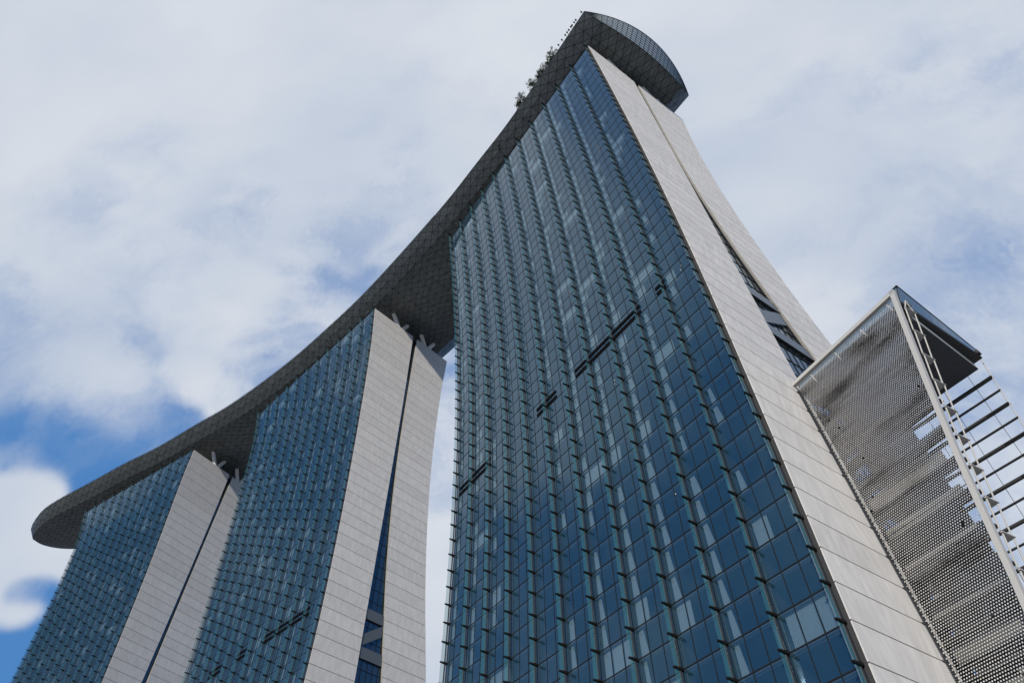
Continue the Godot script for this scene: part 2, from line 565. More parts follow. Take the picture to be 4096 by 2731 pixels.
	# braces across the slot: two clad beams joined by a diagonal
	for e in T.beams:
		var g := Geo.new()
		var ya: float = e[0]
		var yb: float = e[1]
		var l := minf(table(T.slit_l, ya), table(T.slit_l, yb)) - 0.2
		g.hexa([wal(T, l, yb, 0.12), wal(T, table(T.slit_r, yb) - 0.05, yb, 0.12), wal(T, table(T.slit_r, ya) - 0.05, ya, 0.12), wal(T, l, ya, 0.12),
			wal(T, l, yb, gd + 0.1), wal(T, table(T.slit_r, yb) - 0.05, yb, gd + 0.1), wal(T, table(T.slit_r, ya) - 0.05, ya, gd + 0.1), wal(T, l, ya, gd + 0.1)])
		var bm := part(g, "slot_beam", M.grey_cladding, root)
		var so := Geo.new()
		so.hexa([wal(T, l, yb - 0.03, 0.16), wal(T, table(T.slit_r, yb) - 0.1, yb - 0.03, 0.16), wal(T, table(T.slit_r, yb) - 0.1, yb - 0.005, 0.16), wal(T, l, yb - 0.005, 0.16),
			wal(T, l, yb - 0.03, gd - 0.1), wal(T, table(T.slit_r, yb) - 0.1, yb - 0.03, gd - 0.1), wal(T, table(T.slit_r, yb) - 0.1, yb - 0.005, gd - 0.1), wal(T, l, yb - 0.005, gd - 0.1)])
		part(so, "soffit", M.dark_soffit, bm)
	if T.beams.size() > 1:
		var g := Geo.new()
		var y1: float = T.beams[0][1]
		var y0: float = T.beams[1][0]
		var l0: float = table(T.slit_l, y0) + 0.05
		var r1: float = table(T.slit_r, y1) - 0.1
		var rise := (y1 - y0) * 0.40
		g.hexa([wal(T, l0, y0, 0.18), wal(T, r1, y1 - rise, 0.18), wal(T, r1, y1, 0.18), wal(T, l0, y0 + rise, 0.18),
			wal(T, l0, y0, gd + 0.1), wal(T, r1, y1 - rise, gd + 0.1), wal(T, r1, y1, gd + 0.1), wal(T, l0, y0 + rise, gd + 0.1)])
		part(g, "slot_brace", M.grey_cladding, root)
	# ---- the sides the photograph does not show: east facade, far end, roof
	var es := Geo.new()
	var fe := Geo.new()
	for r in range(0, LAST, 3):
		var ya := row_y(r) - 0.1
		var yb := row_y(min(r + 3, LAST))
		var e0 := wal(T, table(T.east, yb) - 0.15, yb, 0.3)
		var e1 := wal(T, table(T.east, ya) - 0.15, ya, 0.3)
		var f0 := fac(T, 11.0 + EDGE, yb)
		var f1 := fac(T, 11.0 + EDGE, ya)
		var g0 := f0 + ac * (table(T.east, yb) - west(T, yb) - 0.15)
		var g1 := f1 + ac * (table(T.east, ya) - west(T, ya) - 0.15)
		es.quad(e0, g0, g1, e1)
		fe.hexa([f0 + ac * 0.3, g0, g1, f1 + ac * 0.3, f0 + ac * 0.3 - al * 0.4, g0 - al * 0.4, g1 - al * 0.4, f1 + ac * 0.3 - al * 0.4])
	part(es, "east_facade", M.slit_glass, root)
	part(fe, "far_end_wall", M.stone_cladding_1, root)
	var yt := TOP - 0.4
	var rf := Geo.new()
	var ra := wal(T, west(T, yt) + 0.4, yt, 0.5)
	var rb := wal(T, table(T.east, yt) - 0.3, yt, 0.5)
	var rc := fac(T, 11.0, yt) + ac * 0.4
	var rd := rc + ac * (table(T.east, yt) - west(T, yt) - 0.7)
	rf.hexa([ra, rb, rd, rc, ra - up * 0.3, rb - up * 0.3, rd - up * 0.3, rc - up * 0.3])
	part(rf, "roof_slab", M.jamb_concrete, root)
	# ---- v-shaped struts that carry the roof deck
	for setback in [T.strut_back, 24.0, 48.0]:
		for vv in [[12.2, 7.4], [12.6, 16.4], [24.9, 21.0], [25.3, 29.2]]:
			var g := Geo.new()
			var a := wal(T, vv[0], TOP - 0.6, setback)
			var b := wal(T, vv[1], KEEL + 2.6, setback + (0.0 if vv[1] < vv[0] else 0.4))
			g.tube([a, b], [0.76, 0.76], 14)
			part(g, "roof_strut", M.strut, root)

func curtain(T: Dictionary, k0: float, k1: float, y0: float, y1: float, out: Vector3, gathered: bool) -> Geo:
	var g := Geo.new()
	var folds: int = max(8, int((k1 - k0) * 70.0))
	var prev := []
	var slim := 0.62 if gathered else 1.0
	for i in folds + 1:
		var t := float(i) / folds
		var dz := 0.42 + (0.05 if i % 2 == 0 else -0.05) + rng.randf_range(-0.012, 0.012)
		var kt := lerpf(k1 - (k1 - k0) * slim, k1, t)
		var kb := lerpf(k0, k1, t)
		var cur := [fac(T, kb, y0) - out * dz, fac(T, kt, y1) - out * dz]
		if i > 0: g.quad(cur[0], prev[0], prev[1], cur[1])
		prev = cur
	return g

# ---------------------------------------------------------------- the roof deck
const WEST := [[4.9, 4.3], [-15, 3.9], [-34.5, 3.9], [-50.0, 4.7], [-72.6, 6.1], [-112.8, 10.8], [-140.0, 15.8], [-166.2, 21.8], [-197.2, 31.3], [-218.1, 39.7], [-240.9, 48.8], [-260.8, 58.2], [-280.7, 66.7], [-299.9, 75.2], [-313.5, 80.3], [-324.0, 82.2], [-332.0, 82.6], [-337.6, 81.4], [-340.9, 77.7], [-341.6, 75.0]]
const EAST := [[4.9, -36.9], [-15, -36.8], [-40.0, -36.0], [-80.0, -33.5], [-122.0, -29.3], [-160.0, -22.0], [-200.0, -11.0], [-240.0, 5.0], [-270.0, 18.0], [-295.0, 30.0], [-315.0, 41.0], [-330.0, 52.0], [-337.8, 62.9], [-341.4, 71.5], [-341.6, 75.0]]

func along(line: Array, t: float) -> Vector3:
	var total := 0.0
	for i in line.size() - 1: total += Vector2(line[i][0], line[i][1]).distance_to(Vector2(line[i + 1][0], line[i + 1][1]))
	var want := total * t
	for i in line.size() - 1:
		var a := Vector2(line[i][0], line[i][1])
		var b := Vector2(line[i + 1][0], line[i + 1][1])
		var l := a.distance_to(b)
		if want <= l or i == line.size() - 2:
			var pa := Vector2(line[max(i - 1, 0)][0], line[max(i - 1, 0)][1])
			var pb := Vector2(line[min(i + 2, line.size() - 1)][0], line[min(i + 2, line.size() - 1)][1])
			var f := clampf(want / l, 0.0, 1.0)
			var q := a.lerp(b, f)
			var lo := l * 3.0
			if a.distance_to(pa) < lo and b.distance_to(pb) < lo and a.distance_to(pa) > l / 3.0 and b.distance_to(pb) > l / 3.0: q = a.cubic_interpolate(b, pa, pb, f)
			return Vector3(q.x, DECK, q.y)
		want -= l
	return Vector3.ZERO

func hull(t: float, w: float, sink := 0.0) -> Vector3:   # w from -1 (west rim) to 1 (east rim)
	var a := along(WEST, t)
	var b := along(EAST, t)
	var p := a.lerp(b, w * 0.5 + 0.5)
	var wide := a.distance_to(b)
	var depth := (DECK - KEEL) * clampf(pow(wide / 38.0, 0.6), 0.0, 1.0)
	var u := absf(w)   # a shallow belly that turns up steeply at the rims
	var rise := 0.26 * pow(u / 0.80, 2.0) if u < 0.80 else 0.26 + 0.74 * pow((u - 0.80) / 0.20, 0.85)
	p.y = DECK - depth * (1.0 - rise) - sink
	p.x += 2.4 * (1.0 - w * w) * clampf(1.0 - t * 40.0, 0.0, 1.0)
	return p

func build_deck() -> void:
	var root := thing("roof_deck", "long grey ship-shaped roof deck with triangular underside panels spanning all three towers", "roof deck")
	rng.seed = 77
	var NT := 86
	var NW := 16
	var back := Geo.new()
	var grid := []
	for i in NT + 1:
		var t := float(i) / NT
		if t > 0.9: t = 0.9 + (1.0 - pow(1.0 - (t - 0.9) / 0.1, 1.5)) * 0.1
		var line := []
		for j in NW + 1: line.append(hull(minf(t, 0.9995), -1.0 + 2.0 * j / NW))
		grid.append(line)
	var tris := []
	for i in NT:
		for j in NW:
			var a: Vector3 = grid[i][j]
			var b: Vector3 = grid[i + 1][j]
			var c: Vector3 = grid[i + 1][j + 1]
			var d: Vector3 = grid[i][j + 1]
			var m := (a + b + c + d) / 4.0
			back.quad(a, b, c, d)
			for e in [[a, b], [b, c], [c, d], [d, a]]:
				var p0: Vector3 = e[0]
				var p1: Vector3 = e[1]
				var o := (p0 + p1 + m) / 3.0
				var area := (p1 - p0).cross(m - p0).length()
				var per := p0.distance_to(p1) + p1.distance_to(m) + m.distance_to(p0)
				if area < 0.05: continue
				var f := clampf(1.0 - 0.075 * per / area, 0.2, 0.97)   # inset by 8 cm
				var nn := (p1 - p0).cross(m - p0).normalized()
				if nn.y > 0: nn = -nn
				var q := []
				for x in [p0, p1, m]: q.append(o + (x - o) * f)
				var g := Geo.new()
				var dn := nn * 0.10
				if (q[1] - q[0]).cross(q[2] - q[0]).dot(nn) > 0: g.tri(q[0] + dn, q[1] + dn, q[2] + dn)
				else: g.tri(q[0] + dn, q[2] + dn, q[1] + dn)
				for k in 3:
					var k2 := (k + 1) % 3
					g.face_out([q[k] + dn, q[k2] + dn, q[k2] + nn * 0.01, q[k] + nn * 0.01], o)
				g.mat = [0, 0, 1, 2][rng.randi() % 4]
				tris.append(g)
	part(back, "hull_frame", M.hull_frame, root)
	pieces(tris, "hull_panel", [M.hull_panel_0, M.hull_panel_1, M.hull_panel_2], root)
	for e in [[0.125, -0.93], [0.40, -0.90], [0.70, -0.92]]:
		var hb := Geo.new()
		var c := hull(e[0], e[1]) - Vector3.UP * 0.35
		hb.hexa([c + Vector3(-0.4, 0.3, -0.3), c + Vector3(0.4, 0.3, -0.3), c + Vector3(0.4, 0.3, 0.4), c + Vector3(-0.4, 0.3, 0.4), c + Vector3(-0.3, -0.3, -0.2), c + Vector3(0.3, -0.3, -0.2), c + Vector3(0.3, -0.3, 0.2), c + Vector3(-0.3, -0.3, 0.2)])
		part(hb, "service_box", M.dark_steel, root)
	# deck floor and the low glass parapet on its rims
	var fl := Geo.new()
	for i in NT:
		fl.quad(grid[i][0] - Vector3.UP * 0.05, grid[i][NW] - Vector3.UP * 0.05, grid[i + 1][NW] - Vector3.UP * 0.05, grid[i + 1][0] - Vector3.UP * 0.05)
	part(fl, "deck_floor", M.deck_floor, root)
	for side in [0, NW]:
		var rim := Geo.new()
		var gl := Geo.new()
		for i in NT:
			var a: Vector3 = grid[i][side]
			var b: Vector3 = grid[i + 1][side]
			if a.distance_to(b) < 0.05: continue
			rim.bar(a + Vector3.UP * 0.1, b + Vector3.UP * 0.1, Vector3.UP * 0.12, (b - a).cross(Vector3.UP).normalized() * 0.10)
			if i > 18: gl.bar(a + Vector3.UP * 0.95, b + Vector3.UP * 0.95, Vector3.UP * 0.05, (b - a).cross(Vector3.UP).normalized() * 0.04)
			if i > 18: gl.bar(a + Vector3.UP * 0.2, a + Vector3.UP * 0.95, (b - a).normalized() * 0.04, (b - a).cross(Vector3.UP).normalized() * 0.04)
		part(rim, "deck_rim", M.stern_frame, root)
		part(gl, "guard_rail", M.stern_frame, root)
	# raked glass wall closing the south end
	var NX := 26
	var NY := 7
	var sp := []
	var sf := Geo.new()
	var pt := func(i: float, j: float) -> Vector3:
		var w := -1.0 + 2.0 * i / NX
		var lo := hull(0.0, w)
		var hi := Vector3(4.9 + 5.4 * (1.0 - w * w) , DECK + 0.35 * (1.0 - w * w), lo.z)
		return lo.lerp(hi, j / NY)
	for i in NX:
		for j in NY:
			var a: Vector3 = pt.call(i, j)
			var b: Vector3 = pt.call(i + 1, j)
			var c: Vector3 = pt.call(i + 1, j + 1)
			var d: Vector3 = pt.call(i, j + 1)
			if (c - a).cross(d - b).length() < 0.05: continue
			var g := Geo.new()
			g.quad(a, b, c, d)
			sp.append(g)
			sf.bar(a + Vector3(0.05, 0, 0), b + Vector3(0.05, 0, 0), Vector3.UP * 0.05, Vector3.RIGHT * 0.04)
			sf.bar(a + Vector3(0.05, 0, 0), d + Vector3(0.05, 0, 0), Vector3.BACK * 0.05, Vector3.RIGHT * 0.04)
	for i in NX:
		sf.bar(pt.call(i, NY) + Vector3(0.05, 0, 0), pt.call(i + 1, NY) + Vector3(0.05, 0, 0), Vector3.UP * 0.10, Vector3.RIGHT * 0.08)
		sf.bar(pt.call(i, 0) + Vector3(0.05, 0, 0), pt.call(i + 1, 0) + Vector3(0.05, 0, 0), Vector3.UP * 0.10, Vector3.RIGHT * 0.08)
	pieces(sp, "end_pane", [M.stern_glass], root)
	part(sf, "end_frame", M.stern_frame, root)
	var cap := Geo.new()
	for i in NX: cap.quad(pt.call(i, NY), pt.call(i + 1, NY), Vector3(4.9, DECK, pt.call(i + 1, 0).z), Vector3(4.9, DECK, pt.call(i, 0).z))
	part(cap, "end_floor", M.deck_floor, root)

func build_trees() -> void:
	rng.seed = 404
	for e in [[-10.6, 3.4, 6.6], [-12.4, 3.2, 5.2], [-15.4, 3.4, 6.2], [-17.2, 3.3, 5.4], [-20.8, 3.3, 6.0], [-26.1, 3.4, 6.2], [-27.8, 3.3, 5.0]]:
		var at := Vector3(e[0], DECK, e[1])
		var root := thing("deck_tree", "small leafy tree growing at the rim of the roof deck", "tree", at, "trees along the roof deck rim")
		var tr := Geo.new()
		var hgt: float = e[2]
		tr.tube([Vector3.ZERO, Vector3(0.1, hgt * 0.5, 0.05), Vector3(0.05, hgt * 0.85, 0.0)], [0.11, 0.08, 0.03], 6)
		for i in 7:
			var a := rng.randf() * TAU
			var y0 := hgt * rng.randf_range(0.4, 0.7)
			tr.tube([Vector3(0.08, y0, 0), Vector3(cos(a) * 0.6, y0 + 0.5, sin(a) * 0.6), Vector3(cos(a) * 1.1, y0 + 1.1, sin(a) * 1.1)], [0.04, 0.03, 0.012], 4)
		part(tr, "trunk", M.bark, root)
		var cr := Geo.new()
		for cl in 44:
			var u := Vector3(rng.randfn(), rng.randfn(), rng.randfn()).normalized() * rng.randf_range(0.3, 1.0)
			var c := Vector3(0, hgt * 0.78, 0) + u * Vector3(1.45, 1.0, 1.45) * hgt / 4.2
			for l in 34:
				var p := c + Vector3(rng.randfn(), rng.randfn(), rng.randfn()) * 0.22
				var d := Vector3(rng.randfn(), rng.randfn(), rng.randfn()).normalized() * 0.16
				var s := d.cross(Vector3(rng.randfn(), rng.randfn(), rng.randfn())).normalized() * 0.07
				cr.quad(p - d, p + s, p + d, p - s)
		part(cr, "crown", M.leaf, root)

func build_floodlights() -> void:
	for x in [4.0, 1.45, 0.7, -0.3, -0.8, -1.8, -2.6, -3.5, -5.1, -6.8]:
		var root := thing("floodlight", "small dark floodlight on a short pole at the roof deck rim", "floodlight", Vector3(x, DECK + 0.2, 3.9), "floodlights on the roof deck rim")
		var g := Geo.new()
		g.tube([Vector3.ZERO, Vector3(0, 1.6, 0.15), Vector3(0.05, 2.2, 0.30)], [0.07, 0.06, 0.05], 6)
		part(g, "pole", M.dark_steel, root)
		var hd := Geo.new()
		hd.hexa([Vector3(-0.25, 2.05, 0.35), Vector3(0.3, 2.05, 0.35), Vector3(0.3, 2.45, 0.30), Vector3(-0.25, 2.45, 0.30), Vector3(-0.16, 2.15, 0.75), Vector3(0.2, 2.15, 0.75), Vector3(0.2, 2.4, 0.8), Vector3(-0.16, 2.4, 0.8)])
		part(hd, "lamp_head", M.dark_steel, root)

# ---------------------------------------------------------------- screen of metal flaps and its canopy
const SCR := Vector3(0.35, 61.88, -12.5)
const SDIR := Vector3(0.9944, 0, 0.1060)
const SOUT := Vector3(-0.1060, 0, 0.9944)

func mast_s(y: float) -> float:   # distance of the mast from the wall, along the screen
	var t := (y - 28.94) / 32.83
	return lerpf(8.55, 15.65, t) - 0.35 * sin(clampf(t, 0.0, 1.0) * PI)

func scr(s: float, y: float, o := 0.0) -> Vector3:
	var p := SCR + SDIR * s + SOUT * o
	p.y = y
	return p

func build_screen() -> void:
	rng.seed = 909
	var root := thing("flap_screen", "tall screen of small pale metal flaps hung from a white steel mast", "screen")
	var beam := Geo.new()
	beam.bar(scr(-0.3, 61.9, 0.1), scr(mast_s(61.9) + 0.2, 61.9, 0.1), Vector3.UP * 0.24, SOUT * 0.24)
	part(beam, "top_beam", M.white_steel, root)
	var mast := Geo.new()
	for i in 16:
		var ya := 62.1 - i * 3.95
		var yb := ya - 3.95
		mast.bar(scr(mast_s(ya), ya, 0.1), scr(mast_s(yb), yb, 0.1), SDIR * 0.26, SOUT * 0.24)
	part(mast, "mast", M.white_steel, root)
	for o in [-1.0, -2.5]:
		var tb := Geo.new()
		for i in 15:
			var ya := 60.1 - i * 3.2
			tb.tube([scr(mast_s(ya) + 0.15, ya + (-0.15 if i > 0 else 0.0), o), scr(mast_s(ya - 3.2) + 0.15, ya - 3.0, o)], [0.075, 0.075], 8)
		part(tb, "mast_tube", M.white_steel, root)
	var vt := Geo.new()
	vt.tube([scr(mast_s(60.1) + 0.15, 60.1, -1.0), scr(mast_s(61.5) + 0.1, 61.6, -1.7), scr(mast_s(60.1) + 0.15, 60.1, -2.5)], [0.08, 0.08, 0.08], 8)
	part(vt, "mast_head", M.white_steel, root)
	for i in 15:
		var y := 60.1 - i * 3.2
		var s := mast_s(y) + 0.15
		var g := Geo.new()
		g.hexa([scr(s - 0.05, y - 0.05, -0.9), scr(s + 0.14, y - 0.05, -0.9), scr(s + 0.14, y - 0.05, -2.7), scr(s - 0.75, y - 0.05, -2.7),
			scr(s - 0.05, y + 0.05, -0.9), scr(s + 0.14, y + 0.05, -0.9), scr(s + 0.14, y + 0.05, -2.7), scr(s - 0.75, y + 0.05, -2.7)])
		part(g, "tie_plate", M.white_steel, root)
	# hangers from the top beam and horizontal carrier rails behind the flaps
	for i in 4:
		var s := 2.6 + i * 3.9
		var g := Geo.new()
		g.tube([scr(s, 61.7, 0.0), scr(s + 0.1, 60.3, -0.5)], [0.09, 0.09], 6)
		part(g, "hanger", M.white_steel, root)
	for i in 28:
		var y := 60.2 - i * 2.1
		if y < 2.0: break
		var g := Geo.new()
		g.bar(scr(0.3, y, -0.28), scr(mast_s(y), y, -0.28), Vector3.UP * 0.035, SOUT * 0.05)
		part(g, "carrier_rail", M.dark_steel, root)
	# walkway beams a little behind
	for i in 18:
		var y := 59.0 - i * 3.3
		var g := Geo.new()
		g.bar(scr(0.4, y, -1.75), scr(mast_s(y) - 0.5, y, -1.75), Vector3.UP * 0.08, SOUT * 0.85)
		part(g, "walkway", M.dark_steel, root)
	# flaps
	var fm := Geo.new()
	fm.box(Vector3(0, -0.058, 0), Vector3(0.058, 0, 0), Vector3(0, 0.058, 0), Vector3(0, 0, 0.004))
	var fmesh := ArrayMesh.new()
	fm.surface(fmesh)
	var at := []
	var n := 0
	var y := 61.1
	var gust := FastNoiseLite.new()
	gust.seed = 12
	gust.frequency = 0.16
	gust.fractal_octaves = 3
	while y > 1.0:
		var s := 0.55 + (0.12 if n % 2 == 1 else 0.0)
		var lim := mast_s(y) - 0.36 + 0.10 * sin(y * 3.1)
		while s < lim:
			var tilt := clampf(gust.get_noise_2d(s * 0.5, y * 2.2) * 0.8 + 0.12, -0.2, 0.7) + rng.randfn() * 0.06
			var b := Basis(SDIR, Vector3.UP, SOUT) * Basis(Vector3.RIGHT, -tilt) * Basis(Vector3.UP, rng.randfn() * 0.05)
			if rng.randf() > 0.0012: at.append(Transform3D(b, scr(s, y)))
			s += 0.24
		n += 1
		y -= 0.235
	var mm := MultiMesh.new()
	mm.transform_format = MultiMesh.TRANSFORM_3D
	mm.mesh = fmesh
	mm.instance_count = at.size()
	for i in at.size(): mm.set_instance_transform(i, at[i])
	var mi := MultiMeshInstance3D.new()
	mi.name = "metal_flap"
	mi.multimesh = mm
	mi.material_override = M.flapper
	mi.set_meta("kind", "stuff")
	root.add_child(mi, true)
	# louvred side strip against the stone wall, with a clip at every floor
	var st := Geo.new()
	var ly := 60.8
	while ly > 1.0:
		st.bar(scr(0.02, ly, -0.05), scr(0.44, ly, -0.12), Vector3(0, 0.03, 0), SOUT * 0.06)
		ly -= 0.16
	var sm := part(st, "side_slat", M.grille, root)
	sm.set_meta("kind", "stuff")
	var bk := Geo.new()
	bk.bar(scr(0.2, 1.0, -0.3), scr(0.2, 60.8, -0.3), SDIR * 0.24, SOUT * 0.03)
	part(bk, "side_backing", M.dark_steel, root)
	for r in range(39, 57):
		var g := Geo.new()
		g.box(scr(0.12, row_y(r), 0.12), SDIR * 0.16, Vector3.UP * 0.09, SOUT * 0.14)
		part(g, "wall_clip", M.dark_steel, root)

func build_canopy() -> void:
	var root := thing("roof_canopy", "flat roof canopy with dark soffit above the open louvre blades", "canopy")
	var g := Geo.new()
	g.hexa([Vector3(0.6, 61.35, -13.3), Vector3(15.75, 61.35, -12.1), Vector3(16.45, 61.35, -27.4), Vector3(0.6, 61.35, -27.4), Vector3(0.6, 61.6, -13.3), Vector3(15.78, 61.6, -12.1), Vector3(16.45, 61.6, -27.4), Vector3(0.6, 61.6, -27.4)])
	part(g, "soffit", M.dark_steel, root)
	g = Geo.new()
	g.hexa([Vector3(0.6, 61.61, -13.4), Vector3(15.72, 61.61, -12.2), Vector3(16.40, 61.61, -27.3), Vector3(0.6, 61.61, -27.3), Vector3(0.6, 62.9, -13.5), Vector3(16.40, 64.15, -12.6), Vector3(16.44, 62.7, -27.2), Vector3(0.6, 62.7, -27.2)])
	part(g, "roof_body", M.dark_steel, root)
	for i in 10:
		var p := Geo.new()
		var q := []
		for o in [0.03, 0.08]:
			for e in [[i + 0.01, 0.03], [i + 0.99, 0.03], [i + 0.99, 0.97], [i + 0.01, 0.97]]:
				var lo := Vector3(15.72, 61.61, -12.2).lerp(Vector3(16.40, 61.61, -27.3), e[0] / 10.0)
				var hi := Vector3(16.40, 64.15, -12.6).lerp(Vector3(16.44, 62.7, -27.2), e[0] / 10.0)
				q.append(lo.lerp(hi, e[1]) + Vector3(o, 0, 0))
		p.hexa(q)
		part(p, "fascia_pane", M.fascia_glass, root)
	for i in 8:
		var x0 := 0.7 + i * 1.97
		var p := Geo.new()
		var q := []
		for o in [0.03, 0.08]:
			for e in [[x0, 0.03], [x0 + 1.94, 0.03], [x0 + 1.94, 0.97], [x0, 0.97]]:
				var f: float = (e[0] - 0.6) / 15.9
				q.append(Vector3(0.6, 61.61, -13.4).lerp(Vector3(15.72, 61.61, -12.2), f).lerp(Vector3(0.6, 62.9, -13.5).lerp(Vector3(16.4, 64.15, -12.6), f), e[1]) + Vector3(0, 0, o))
		p.hexa(q)
		part(p, "fascia_pane", M.fascia_glass, root)
	var cap := Geo.new()
	cap.bar(Vector3(16.45, 64.2, -12.5), Vector3(16.48, 62.74, -27.2), Vector3.UP * 0.06, Vector3.RIGHT * 0.09)
	cap.bar(Vector3(0.6, 62.94, -13.45), Vector3(16.5, 64.2, -12.5), Vector3.UP * 0.06, Vector3.BACK * 0.09)
	part(cap, "roof_edge", M.dark_steel, root)
	g = Geo.new()
	g.hexa([Vector3(0.8, 60.0, -13.9), Vector3(15.3, 60.0, -13.9), Vector3(15.3, 60.0, -26.9), Vector3(0.8, 60.0, -26.9), Vector3(0.8, 61.34, -13.9), Vector3(15.35, 61.34, -13.9), Vector3(15.35, 61.34, -26.9), Vector3(0.8, 61.34, -26.9)])
	part(g, "ceiling_box", M.dark_steel, root)
	for i in 9:
		var z0 := -13.92 - i * 1.44
		var p := Geo.new()
		p.box(Vector3(15.36, 60.67, z0 - 0.71), Vector3(0.03, 0, 0), Vector3(0, 0.66, 0), Vector3(0, 0, 0.705))
		part(p, "edge_panel", M.pale_panel, root)
		for jx in 5:
			var q := Geo.new()
			q.box(Vector3(2.3 + jx * 2.9, 59.985, z0 - 0.71), Vector3(1.435, 0, 0), Vector3(0, 0.012, 0), Vector3(0, 0, 0.705))
			part(q, "soffit_panel", M.grille, root)
	for z in [-13.4, -26.6]:
		var hk := Geo.new()
		hk.box(Vector3(16.0 if z > -20.0 else 16.6, 61.75, z), Vector3(0.12, 0, 0), Vector3(0, 0.28, 0), Vector3(0, 0, 0.32))
		part(hk, "corner_bracket", M.dark_steel, root)
	# louvre blades hung on rods at the far side
	var lr := thing("louvre_frame", "open row of dark horizontal louvre blades hung on rods below the roof canopy", "louvre")
	var rx := func(y: float) -> float: return 16.17 - (62.2 - y) * 0.128 - maxf(0.0, 50.0 - y) * 0.05
	for i in 28:
		var y := 58.95 - i * 2.02
		if y < 3.0: break
		var wide := 0.34 if i % 2 == 0 else 0.17
		var b := Geo.new()
		b.bar(Vector3(0.9, y, -28.0), Vector3(rx.call(y) + 0.05, y, -28.0), Vector3.UP * 0.05, Vector3.BACK * wide)
		part(b, "louvre_blade", M.dark_steel, lr)
		if i % 2 == 0:
			var b2 := Geo.new()
			b2.bar(Vector3(0.9, y - 0.35, -27.2), Vector3(rx.call(y) - 2.6, y - 0.15, -27.75), Vector3.UP * 0.05, Vector3.BACK * 0.10)
			part(b2, "blade_stay", M.dark_steel, lr)
	var rd := Geo.new()
	for i in 14:
		var ya := 62.2 - i * 4.04
		rd.tube([Vector3(rx.call(ya), ya - 0.1, -28.0), Vector3(rx.call(ya - 4.04), ya - 3.95, -28.0)], [0.06, 0.06], 8)
	part(rd, "hanging_rod", M.white_steel, lr)
	for x in [13.2, 10.0, 6.8, 3.6]:
		var c := Geo.new()
		c.tube([Vector3(x + 0.6, 61.3, -28.3), Vector3(x - 4.2, 3.0, -28.3)], [0.03, 0.03], 5)
		part(c, "cable", M.dark_steel, lr)
	# storeys of the lower building behind the screen
	var lb := thing("atrium_block", "open pale concrete storeys behind the lower part of the flap screen", "building")
	for i in 11:
		var y := 44.2 - i * 3.9
		var xe := 8.9 + 0.10 * (y - 36.0)
		var sp := Geo.new()
		sp.bar(Vector3(0.9, y - 0.3, -14.3), Vector3(xe, y - 0.3, -13.6), Vector3.UP * 0.75, Vector3.BACK * 0.12)
		part(sp, "spandrel", M.floor_edge, lb)
		var s := Geo.new()
		s.hexa([Vector3(0.9, y - 0.6, -14.6), Vector3(8.4, y - 0.6, -14.0), Vector3(5.2, y - 0.6, -26.5), Vector3(0.9, y - 0.6, -26.5), Vector3(0.9, y + 0.2, -14.6), Vector3(8.4, y + 0.2, -14.0), Vector3(5.2, y + 0.2, -26.5), Vector3(0.9, y + 0.2, -26.5)])
		part(s, "storey_slab", M.floor_edge, lb)
		var b := Geo.new()
		b.quad(Vector3(0.9, y - 3.7, -22.0), Vector3(6.2, y - 3.7, -22.0), Vector3(6.2, y - 0.6, -22.0), Vector3(0.9, y - 0.6, -22.0))
		part(b, "dark_glazing", M.dark_soffit, lb)
	var core := Geo.new()  # dark wall added to block the view through and darken the flap gaps
	core.hexa([Vector3(0.9, 0.0, -19.6), Vector3(6.2, 0.0, -19.6), Vector3(7.2, 59.9, -19.6), Vector3(0.9, 59.9, -19.6), Vector3(0.9, 0.0, -20.0), Vector3(6.2, 0.0, -20.0), Vector3(7.2, 59.9, -20.0), Vector3(0.9, 59.9, -20.0)])
	part(core, "added_dark_wall", M.dark_steel, lb)
	for x in [1.6, 4.6, 7.6]:
		var c := Geo.new()
		c.bar(Vector3(x, 0.0, -16.0), Vector3(x, 35.3, -16.0), Vector3(0.3, 0, 0), Vector3(0, 0, 0.3))
		part(c, "column", M.floor_edge, lb)

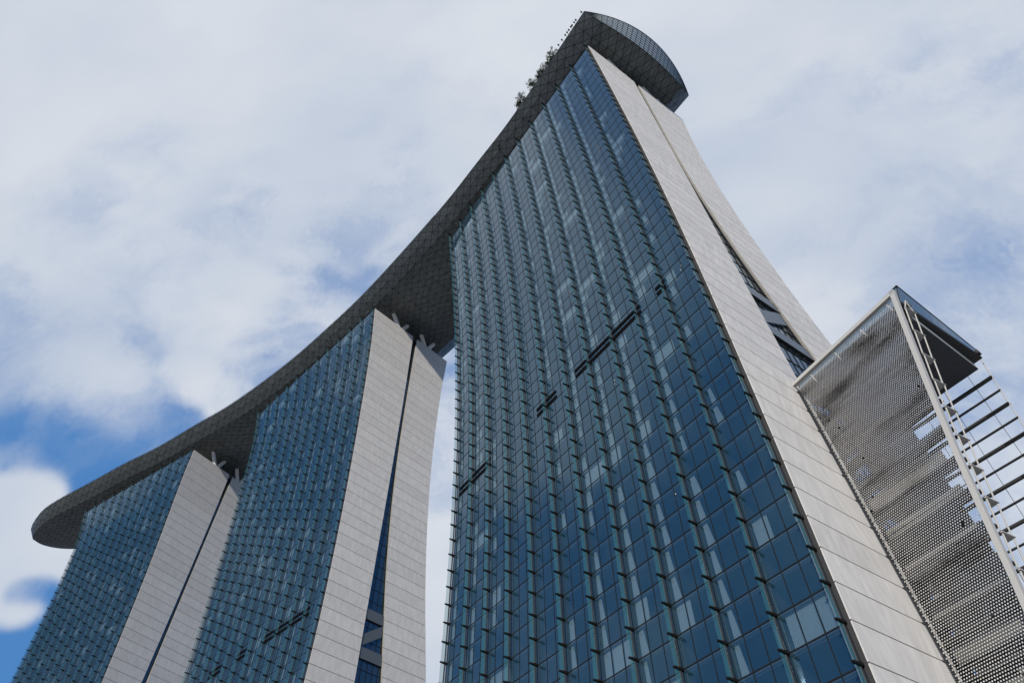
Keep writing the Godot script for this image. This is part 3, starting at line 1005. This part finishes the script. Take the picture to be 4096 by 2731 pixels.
# ---------------------------------------------------------------- scene
func _ready() -> void:
	var cam := Camera3D.new()
	cam.name = "camera"
	cam.transform = Transform3D(Basis(CAM_R, CAM_U, CAM_B).orthonormalized(), CAM)
	cam.keep_aspect = Camera3D.KEEP_HEIGHT
	cam.fov = rad_to_deg(2.0 * atan(1365.5 / FOCAL))
	cam.near = 0.1
	cam.far = 6000.0
	add_child(cam)
	cam.current = true

	var env := Environment.new()
	env.background_mode = Environment.BG_SKY
	var sky := Sky.new()
	sky.sky_material = make_sky()
	env.sky = sky
	env.background_energy_multiplier = 1.0
	env.tonemap_mode = Environment.TONE_MAPPER_LINEAR
	env.tonemap_exposure = 1.0
	env.sdfgi_enabled = true
	env.ssao_enabled = true
	env.ssil_enabled = true
	var we := WorldEnvironment.new()
	we.name = "world_environment"
	we.environment = env
	add_child(we)

	var sun := DirectionalLight3D.new()
	sun.name = "sun"
	sun.light_color = Color(1.0, 0.96, 0.90)
	sun.light_energy = 1.32
	sun.light_angular_distance = 2.0
	sun.shadow_enabled = true
	var to_sun := Vector3(0.62, 0.57, 0.90).normalized()
	add_child(sun)
	sun.look_at_from_position(to_sun * 10.0, Vector3.ZERO, Vector3.UP)

	make_materials()

	var gr := MeshInstance3D.new()
	gr.name = "ground"
	var pm := PlaneMesh.new()
	pm.size = Vector2(6000, 6000)
	gr.mesh = pm
	gr.material_override = M.paving
	gr.set_meta("kind", "structure")
	add_child(gr)

	build_tower({"called": "hotel_tower", "label": "hotel tower with dark glass facade and pale stone end wall touching the flap screen", "seed": 11, "lamps": 9,
		"o": Vector3(0, 0, 0), "al": Vector3(-1, 0, 0), "ac": Vector3(0, 0, -1), "near": [], "length": [],
		"slit_l": [13.67, 13.94, 14.20, 14.47, 14.81, 15.16, 15.50, 15.81, 16.10, 16.38, 16.63],
		"slit_r": [39.28, 35.52, 31.76, 28.01, 23.90, 19.84, 17.65, 17.15, 17.60, 18.05, 18.30],
		"east": [50.55, 47.06, 43.57, 40.07, 36.58, 32.67, 30.49, 30.16, 31.25, 33.46, 36.55],
		"bands": [[1.9, 4.65, 31.33], [5.55, 6.5, 31.33], [9.0, 10.85, 31.33], [0.95, 1.28, 31.33]],
		"curtains": [0.30, 0.92, 0.92, 0.95, 0.92, 0.45, 0.10, 0.06, 0.30, 0.70, 0.75],
		"slot_deep": 0.55, "beams": [[88.0, 85.6], [77.6, 75.2]], "strut_back": 0.75})
	var b2 := Vector3(-0.1918, 0, -0.9814)
	build_tower({"called": "hotel_tower", "label": "middle hotel tower standing between two others, its stone end wall split by a dark slot", "seed": 12, "lamps": 0,
		"o": Vector3(-112.65, 0, 7.02), "al": Vector3(-0.9814, 0, 0.1918), "ac": b2,
		"near": [2.50, 3.09, 3.69, 4.29, 4.85, 4.81, 4.34, 3.62, 2.68, 1.41, -0.44],
		"length": [58.84, 60.00, 61.15, 62.31, 63.47, 64.94, 66.59, 68.25, 69.60, 71.00, 74.2],
		"slit_l": [15.96, 16.13, 16.30, 16.47, 16.69, 17.00, 17.32, 17.61, 17.79, 17.81, 17.70],
		"slit_r": [31.35, 29.34, 27.33, 25.31, 23.04, 20.93, 19.65, 19.12, 19.13, 19.41, 19.70],
		"east": [44.40, 42.42, 40.44, 38.46, 36.35, 34.07, 32.65, 32.10, 32.37, 33.36, 34.90],
		"bands": [[0.9, 4.2, 31.33], [5.6, 6.3, 31.33], [7.6, 8.6, 31.33]],
		"curtains": [0.5, 0.6, 0.6, 0.6, 0.5, 0.4, 0.4, 0.4, 0.5, 0.5, 0.5],
		"slot_deep": 0.55, "beams": [[88.0, 85.4], [78.6, 76.0]], "strut_back": 1.0})
	var b1 := Vector3(-0.3705, 0, -0.9290)
	build_tower({"called": "hotel_tower", "label": "hotel tower under the rounded far tip of the roof deck", "seed": 13, "lamps": 0,
		"o": Vector3(-220.38, 0, 35.71), "al": Vector3(-0.9290, 0, 0.3705), "ac": b1,
		"near": [8.50, 7.93, 7.35, 6.78, 6.20, 5.63, 4.75, 3.67, 2.20, 0.60, -0.30],
		"length": [59.0, 59.5, 60.0, 60.7, 61.4, 62.0, 62.4, 62.7, 63.2, 65.6, 73.5],
		"slit_l": [16.03, 16.39, 16.75, 17.11, 17.47, 17.83, 18.27, 18.66, 18.95, 19.14, 19.10],
		"slit_r": [19.28, 19.36, 19.44, 19.52, 19.59, 19.67, 19.79, 19.98, 20.24, 20.57, 20.97],
		"east": [44.0, 42.5, 41.0, 39.5, 38.0, 36.5, 35.4, 35.0, 35.2, 35.8, 36.6],
		"bands": [[4.6, 5.4, 26.33]],
		"curtains": [0.5, 0.5, 0.5, 0.5, 0.5, 0.5, 0.5, 0.5, 0.5, 0.5, 0.5],
		"slot_deep": 0.55, "beams": [], "strut_back": 1.0})
	build_deck()
	build_screen()
	build_canopy()
	build_trees()
	build_floodlights()
